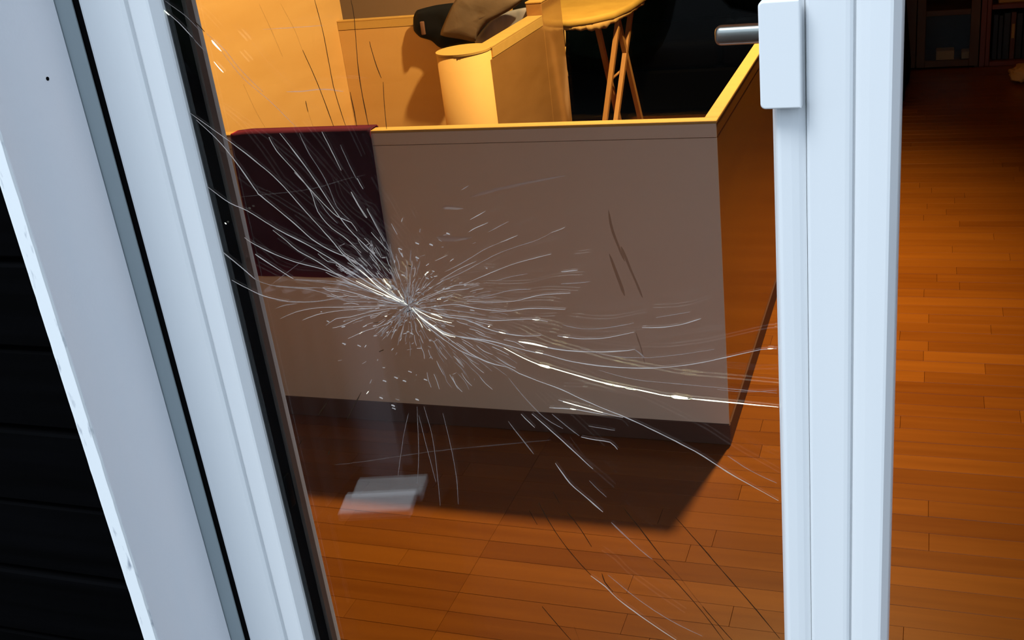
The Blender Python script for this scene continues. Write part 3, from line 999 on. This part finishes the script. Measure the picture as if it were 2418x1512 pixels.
for a_, b2 in zip(vv, vv[1:]):
    for i in range(NX):
        bm.faces.new((a_[i], a_[i + 1], b2[i + 1], b2[i]))
bmesh.ops.recalc_face_normals(bm, faces=bm.faces[:])
bmesh.ops.solidify(bm, geom=bm.faces[:], thickness=0.003)
o = from_bm('draped_cloth', bm, M['plum'], None, True)
tag(o, 'dark plum velvet cloth hung over the off-white half wall', 'cloth')


def P(px, py, y_):
    q = on_y(px, py, y_)
    return (q.x, q.z)


# clothes over the back half wall
JY = 4.46
jk = empty('jacket', (-1.95, 4.47, 0.9))
tag(jk, 'black jacket with a small tan patch hanging over the back half wall', 'jacket')
puff('body', [P(*q, JY) for q in [(976, 42), (985, 24), (1030, 12), (1085, 6), (1140, 20), (1165, 60), (1150, 98), (1110, 110), (1042, 114), (1018, 96), (992, 88), (977, 72)]],
     JY, 0.030, 0.03, M['black_cloth'], jk, wr=0.010, seed=1.3)
pa = on_y(997, 66, JY - 0.036)
bm = bmesh.new()
bm_box(bm, pa.x - 0.008, pa.x + 0.009, pa.y - 0.002, pa.y + 0.018, pa.z - 0.030, pa.z + 0.026, 0.003, 2)
o = from_bm('patch', bm, M['tan_patch'], jk, True)
o['label'] = 'small tan patch'
tj = empty('jacket', (-1.82, 4.40, 0.9))
tag(tj, 'taupe brown jacket lying on top of the black one', 'jacket')
TY = 4.352
puff('body', [P(*q, TY) for q in [(1068, 12), (1090, -14), (1180, -20), (1236, -6), (1222, 12), (1198, 28), (1176, 40), (1154, 52), (1138, 68), (1127, 85), (1121, 99), (1090, 93), (1040, 83), (1052, 46)]],
     TY, 0.022, 0.010, M['taupe_cloth'], tj, wr=0.008, seed=4.1)
gt = empty('trousers', (-1.65, 4.42, 0.9))
tag(gt, 'shiny grey trousers between taupe jacket and rounded partition', 'trousers')
GY = 4.398
puff('body', [P(*q, GY) for q in [(1120, 98), (1138, 72), (1160, 48), (1196, 28), (1240, 18), (1275, 24), (1270, 70), (1200, 110), (1140, 112)]],
     GY, 0.012, 0.008, M['grey_cloth'], gt, wr=0.005, seed=8.2)
bk = empty('scarf', (-1.62, 4.50, 0.95))
tag(bk, 'black scarf heaped behind the grey trousers', 'scarf')
puff('body', [P(*q, 4.56) for q in [(1200, 10), (1225, -10), (1262, -14), (1285, 10), (1270, 40), (1215, 34)]], 4.56, 0.03, 0.03, M['black_cloth'], bk, wr=0.01, seed=3.0)

# ironing board with yellow cover on crossed wooden legs
ZB = 0.80
ib = empty('ironing_board', (-1.42, 5.0, 0))
tag(ib, 'ironing board with a yellow cover on crossed wooden legs', 'ironing board')
out = [on_z(1238, 36, ZB), on_z(1262, 52, ZB), on_z(1300, 60, ZB), on_z(1345, 60, ZB), on_z(1400, 52, ZB), on_z(1450, 40, ZB), on_z(1490, 22, ZB), on_z(1525, -2, ZB)]
left0, right0 = out[0], out[-1]
ring = [Vector((p_.x, p_.y)) for p_ in out] + [Vector((right0.x + 0.01, 5.6)), Vector((right0.x + 0.0, 5.9)), Vector((left0.x + 0.02, 5.9)), Vector((left0.x, 5.4))]
bm = bmesh.new()


def board(bm, ring, z0, z1, rnd):
    c = sum(ring, Vector((0, 0))) / len(ring)
    lv = []
    for (zz, ins) in ((z0, 0.012), (z0 + rnd, 0.0), (z1 - rnd, 0.0), (z1 - rnd * 0.3, 0.006), (z1, 0.02)):
        lv.append([bm.verts.new((*(p_ + (c - p_).normalized() * ins), zz + 0.002 * noise.noise(Vector((p_.x * 30, p_.y * 30, zz * 20))))) for p_ in ring])
    n_ = len(ring)
    for a_, b2 in zip(lv, lv[1:]):
        for i in range(n_):
            bm.faces.new((a_[i], a_[(i + 1) % n_], b2[(i + 1) % n_], b2[i]))
    bm.faces.new(lv[0])
    bm.faces.new(lv[-1])


board(bm, ring, ZB - 0.012, ZB + 0.022, 0.008)
from_bm('cover', bm, M['yellow_cover'], ib, True)
# gathered hem hanging under the nose of the board
bm = bmesh.new()
pr = []
for i in range(60):
    t = i / 59 * (len(out) - 1)
    k_ = min(int(t), len(out) - 2)
    q = out[k_].lerp(out[k_ + 1], t - k_)
    dz = 0.010 + 0.020 * (0.5 + 0.5 * math.sin(i * 0.19 + 0.5)) * (1 if i < 40 else 0.35) + 0.008 * noise.noise(Vector((i * 0.5, 0, 0)))
    wob = 0.006 * math.sin(i * 1.7)
    ctr = Vector((-1.45, 5.2))
    inw = (ctr - Vector((q.x, q.y))).normalized()
    a_ = Vector((q.x, q.y)) + inw * 0.006
    b2 = Vector((q.x, q.y)) + inw * (0.012 + wob)
    c2 = Vector((q.x, q.y)) + inw * (0.018 + wob)
    d2 = Vector((q.x, q.y)) + inw * 0.016
    rr = [bm.verts.new((*a_, ZB - 0.010)), bm.verts.new((*b2, ZB - 0.012 - dz)), bm.verts.new((*c2, ZB - 0.012 - dz)), bm.verts.new((*d2, ZB - 0.010))]
    if pr:
        for j in range(4):
            bm.faces.new((pr[j], pr[(j + 1) % 4], rr[(j + 1) % 4], rr[j]))
    pr = rr
from_bm('cover_hem', bm, M['frill'], ib, True)
# a loose tie hanging beside the partition
q0, q1 = on_z(1338, 70, ZB - 0.02), None
bm = bmesh.new()
tp = [on_y(1334, 70, q0.y), on_y(1335, 110, q0.y), on_y(1333, 140, q0.y), on_y(1336, 165, q0.y), on_y(1341, 180, q0.y)]
for a_, b2, r0, r1 in zip(tp, tp[1:], (0.003, 0.003, 0.004, 0.007), (0.003, 0.004, 0.007, 0.003)):
    bm_tube(bm, a_, b2, r0, r1, 6)
from_bm('tie', bm, M['frill'], ib, True)


def leg(p_top, p_bot, y_bot):
    a_ = on_z(*p_top, ZB - 0.03)
    b_ = on_y(*p_bot, y_bot)
    d = b_ - a_
    e = a_ + d * ((a_.z - 0.004) / -d.z)
    s = (e - a_).normalized()
    bm = bmesh.new()
    sx = s.cross(Vector((0, 1, 0))).normalized() * 0.010
    sy = s.cross(sx).normalized() * 0.014
    A = [bm.verts.new(a_ + o_) for o_ in (sx + sy, -sx + sy, -sx - sy, sx - sy)]
    B = [bm.verts.new(e + o_) for o_ in (sx + sy, -sx + sy, -sx - sy, sx - sy)]
    for i in range(4):
        bm.faces.new((A[i], A[(i + 1) % 4], B[(i + 1) % 4], B[i]))
    bm.faces.new(A)
    bm.faces.new(B)
    from_bm('leg', bm, M['leg_wood'], ib)
    return a_, e


leg((1408, 50), (1461, 283), 5.15)
leg((1457, 40), (1513, 283), 5.25)
leg((1460, 45), (1429, 283), 4.75)
leg((1491, 18), (1455, 283), 4.85)
c1, c2 = on_y(1441, 190, 4.98), on_y(1476, 158, 5.02)
tube('crossbar', c1, c2, 0.006, M['leg_wood'], ib, 8)

# black sofa at the back
sf = empty('sofa', (-1.35, 6.6, 0))
tag(sf, 'long black sofa in the dark behind the ironing board', 'sofa')
SX0, SX1, SY0, SY1 = -2.75, -0.10, 6.05, 6.98
box('base', SX0 + 0.02, SX1 - 0.02, SY0 + 0.04, SY1 - 0.02, 0.03, 0.27, M['black_leather'], sf, 0.02)
box('armrest', SX0, SX0 + 0.24, SY0, SY1, 0.012, 0.56, M['black_leather'], sf, 0.06, 4, True)
bm = bmesh.new()
bm_box(bm, SX1 - 0.24, SX1, SY0 + 0.42, SY1, 0.012, 0.58, 0.05, 4)
for v in bm.verts:                                    # the arm leans in towards its top
    v.co.x -= 0.10 * max(0, v.co.z - 0.05)
from_bm('armrest', bm, M['black_leather'], sf, True)
for i in range(3):
    xx = SX0 + 0.245 + i * 0.72
    box('seat_cushion', xx, xx + 0.715, SY0 + 0.02, SY1 - 0.28, 0.272, 0.43, M['black_leather'], sf, 0.04, 4, True)
    box('back_cushion', xx, xx + 0.715, SY1 - 0.34, SY1 - 0.12, 0.432, 0.82, M['black_leather'], sf, 0.06, 4, True)
box('backrest', SX0 + 0.10, SX1 - 0.12, SY1 - 0.12, SY1 - 0.01, 0.2, 0.86, M['black_leather'], sf, 0.03, 3, True)

# glazed cabinet behind the sofa
CB = empty('cabinet', (0.0, 7.2, 0))
tag(CB, 'dark oak cabinet with a glazed door at the back of the room', 'cabinet')
xl, xr, yf, yb = -0.62, 0.265, 7.02, 7.40
box('side_panel', xl, xl + 0.02, yf, yb, 0.001, 1.6, M['cab_wood'], CB)
box('side_panel', xr - 0.02, xr, yf, yb, 0.001, 1.6, M['cab_wood'], CB)
box('back_panel', xl + 0.021, xr - 0.021, yb - 0.012, yb, 0.03, 1.59, M['cab_inside'], CB)
box('bottom_board', xl + 0.021, xr - 0.021, yf, yb - 0.013, 0.016, 0.036, M['cab_wood'], CB)
box('top_board', xl + 0.021, xr - 0.021, yf, yb - 0.013, 1.58, 1.6, M['cab_wood'], CB)
box('shelf', xl + 0.021, xr - 0.021, yf + 0.01, yb - 0.013, 0.318, 0.336, M['cab_wood'], CB)
dx0, dx1 = -0.075, xr
dr = box('door', dx0, dx0 + 0.048, yf - 0.022, yf - 0.001, 0.012, 1.59, M['cab_wood'], CB, 0.002, 1)
box('door_stile', dx1 - 0.050, dx1, yf - 0.022, yf - 0.001, 0.012, 1.59, M['cab_wood'], dr, 0.002, 1)
box('door_rail', dx0 + 0.0485, dx1 - 0.0505, yf - 0.022, yf - 0.001, 0.012, 0.050, M['cab_wood'], dr, 0.002, 1)
box('door_rail', dx0 + 0.0485, dx1 - 0.0505, yf - 0.020, yf - 0.001, 0.308, 0.340, M['cab_wood'], dr, 0.002, 1)
box('door_pane', dx0 + 0.0485, dx1 - 0.0505, yf - 0.013, yf - 0.009, 0.0505, 0.3075, M['cab_glass'], dr)
box('door', xl, dx0 - 0.004, yf - 0.022, yf - 0.001, 0.012, 1.59, M['cab_wood'], CB, 0.002, 1)
o = box('box', 0.035, 0.135, 7.06, 7.16, 0.0365, 0.092, M['cream'], None, 0.003, 1)
tag(o, 'small cream box standing inside the glazed cabinet', 'box')
o = box('carton', 0.175, 0.232, 7.08, 7.18, 0.0365, 0.075, M['cream'], None, 0.003, 1)
tag(o, 'tiny cream carton at the right end inside the glazed cabinet', 'carton')

# reddish bookcase with files
BC = empty('bookcase', (0.62, 7.2, 0))
tag(BC, 'reddish brown bookcase right of the glazed cabinet', 'bookcase')
bx0, bx1 = 0.27, 1.02
box('side_panel', bx0, bx0 + 0.030, yf - 0.01, yb, 0.001, 1.7, M['red_wood'], BC, 0.002, 1)
box('trim_strip', bx0 + 0.0305, bx0 + 0.055, yf - 0.005, yf + 0.02, 0.001, 1.7, M['red_wood'], BC, 0.004, 2)
box('side_panel', bx1 - 0.028, bx1, yf - 0.01, yb, 0.001, 1.7, M['red_wood'], BC, 0.002, 1)
box('back_panel', bx0 + 0.031, bx1 - 0.029, yb - 0.012, yb, 0.001, 1.7, M['cab_inside'], BC)
for zz in (0.001, 0.325, 0.66, 1.0):
    box('shelf', bx0 + 0.056, bx1 - 0.029, yf - 0.008, yb - 0.013, zz, zz + 0.026, M['red_wood'], BC, 0.002, 1)
xx = 0.338
spec = [(0.030, 0.262, 'binder', 'black lever file at the left end of the bookcase bottom shelf'),
        (0.026, 0.255, 'binder', 'narrow black file second from the left on the bookcase bottom shelf'),
        (0.038, 0.268, 'binder', 'wide black file left of the brown one on the bottom shelf'),
        (0.030, 0.270, 'brown_binder', 'brown file standing among black files on the bottom shelf'),
        (0.036, 0.262, 'binder', 'black file right of the brown one on the bottom shelf'),
        (0.034, 0.250, 'binder', 'black file at the frame edge on the bottom shelf')]
for i, (wd, ht, mk, lb) in enumerate(spec):
    f_ = empty('file_binder', (xx + wd / 2, 7.17, 0.0275))
    tag(f_, lb, 'binder', 'files on the bottom shelf')
    box('cover', xx, xx + wd - 0.003, 7.055, 7.30, 0.0278, 0.0275 + ht, M[mk], f_, 0.003, 1)
    box('spine_label', xx + 0.006, xx + wd - 0.009, 7.0535, 7.0549, 0.0275 + ht * 0.45, 0.0275 + ht * 0.75, M['binder'] if mk == 'binder' else M['cream'], f_)
    xx += wd
o = box('storage_box', 0.36, 0.62, 7.05, 7.32, 0.3515, 0.52, M['cream'], None, 0.004, 1)
tag(o, 'cream storage box on the bookcase shelf above the files', 'box')

# crumpled pale cloth on the floor by the bookcase
bm = bmesh.new()
bmesh.ops.create_icosphere(bm, subdivisions=4, radius=1)
cc = on_z(2420, 192, 0)
for v in bm.verts:
    d = v.co.copy()
    k_ = 1 + 0.30 * noise.noise(d * 2.0 + Vector((4, 0, 0))) + 0.22 * noise.noise(d * 5)
    v.co = Vector((d.x * 0.075 * k_, d.y * 0.10 * k_, max(0.0006, 0.045 + d.z * 0.045 * k_)))
    v.co += Vector((cc.x, cc.y, 0))
o = from_bm('crumpled_cloth', bm, mat('pale_cloth', (0.55, 0.36, 0.13), 0.85), None, True)
tag(o, 'crumpled pale yellow cloth on the dark floor before the bookcase', 'cloth')

# ================================================================ UNSEEN OUTSIDE THINGS ADDED FOR THE GLASS TO MIRROR
YM = YG
yb_ = 1.62
wp = on_y(893, 1205, yb_)
YR = 2 * YM - yb_
bm = bmesh.new()
bm_box(bm, -0.072, 0.072, -0.036, 0.036, 0, 0.018, 0.002, 1)
bmesh.ops.rotate(bm, verts=bm.verts[:], cent=(0, 0, 0), matrix=Matrix.Rotation(math.radians(-14), 3, 'Z'))
bmesh.ops.translate(bm, verts=bm.verts[:], vec=(wp.x, YR, wp.z + 0.0005))
o = from_bm('mirrored_block', bm, M['mirrored_block'])  # added out of view to be mirrored as a pale patch
tag(o, 'small unseen white block added to give a pale reflection in the lower glass', 'block')
cr = empty('crate', (wp.x, YR, -0.0995))  # added out of view, only to hold up the mirrored block
tag(cr, 'unseen black crate added on the slate terrace to carry the white block', 'crate')
box('bottom', wp.x - 0.11, wp.x + 0.11, YR - 0.11, YR + 0.06, -0.0995, -0.08, M['black_rubber'], cr)
box('lid', wp.x - 0.115, wp.x + 0.115, YR - 0.115, YR + 0.065, wp.z - 0.02, wp.z - 0.0003, M['black_rubber'], cr, 0.003, 1)
for (xa_, xb_, ya_, yb2) in ((-0.11, -0.098, -0.11, 0.06), (0.098, 0.11, -0.11, 0.06), (-0.0975, 0.0975, -0.11, -0.098), (-0.0975, 0.0975, 0.048, 0.06)):
    box('side', wp.x + xa_, wp.x + xb_, YR + ya_, YR + yb2, -0.0795, wp.z - 0.0205, M['black_rubber'], cr)
# unseen pale ribbed planter added so its mirror image veils the lower left glass
yv = 1.86
x0p, x1p = on_y(682, 960, yv).x, on_y(838, 960, yv).x
pts = []
for i in range(33):
    t = i / 32
    pts.append((x0p + (x1p - x0p) * t, (2 * YM - yv) + 0.010 * math.sin(t * math.pi * 7)))
pts += [(x1p, 2 * YM - yv - 0.15), (x0p, 2 * YM - yv - 0.15)]
zp = on_y(720, 690, yv).z
o = prism_z('planter', pts, -0.0995, zp, M['planter'])
so_ = prism_z('soil', [(x0p + 0.012, 2 * YM - yv - 0.012), (x1p - 0.012, 2 * YM - yv - 0.012), (x1p - 0.012, 2 * YM - yv - 0.14), (x0p + 0.012, 2 * YM - yv - 0.14)], zp + 0.0004, zp + 0.006, M['soil'], o)  # dark top added to keep the planter's mirror image from showing bright
tag(o, 'tall pale ribbed planter added unseen on the terrace to be mirrored faintly in the glass', 'planter')
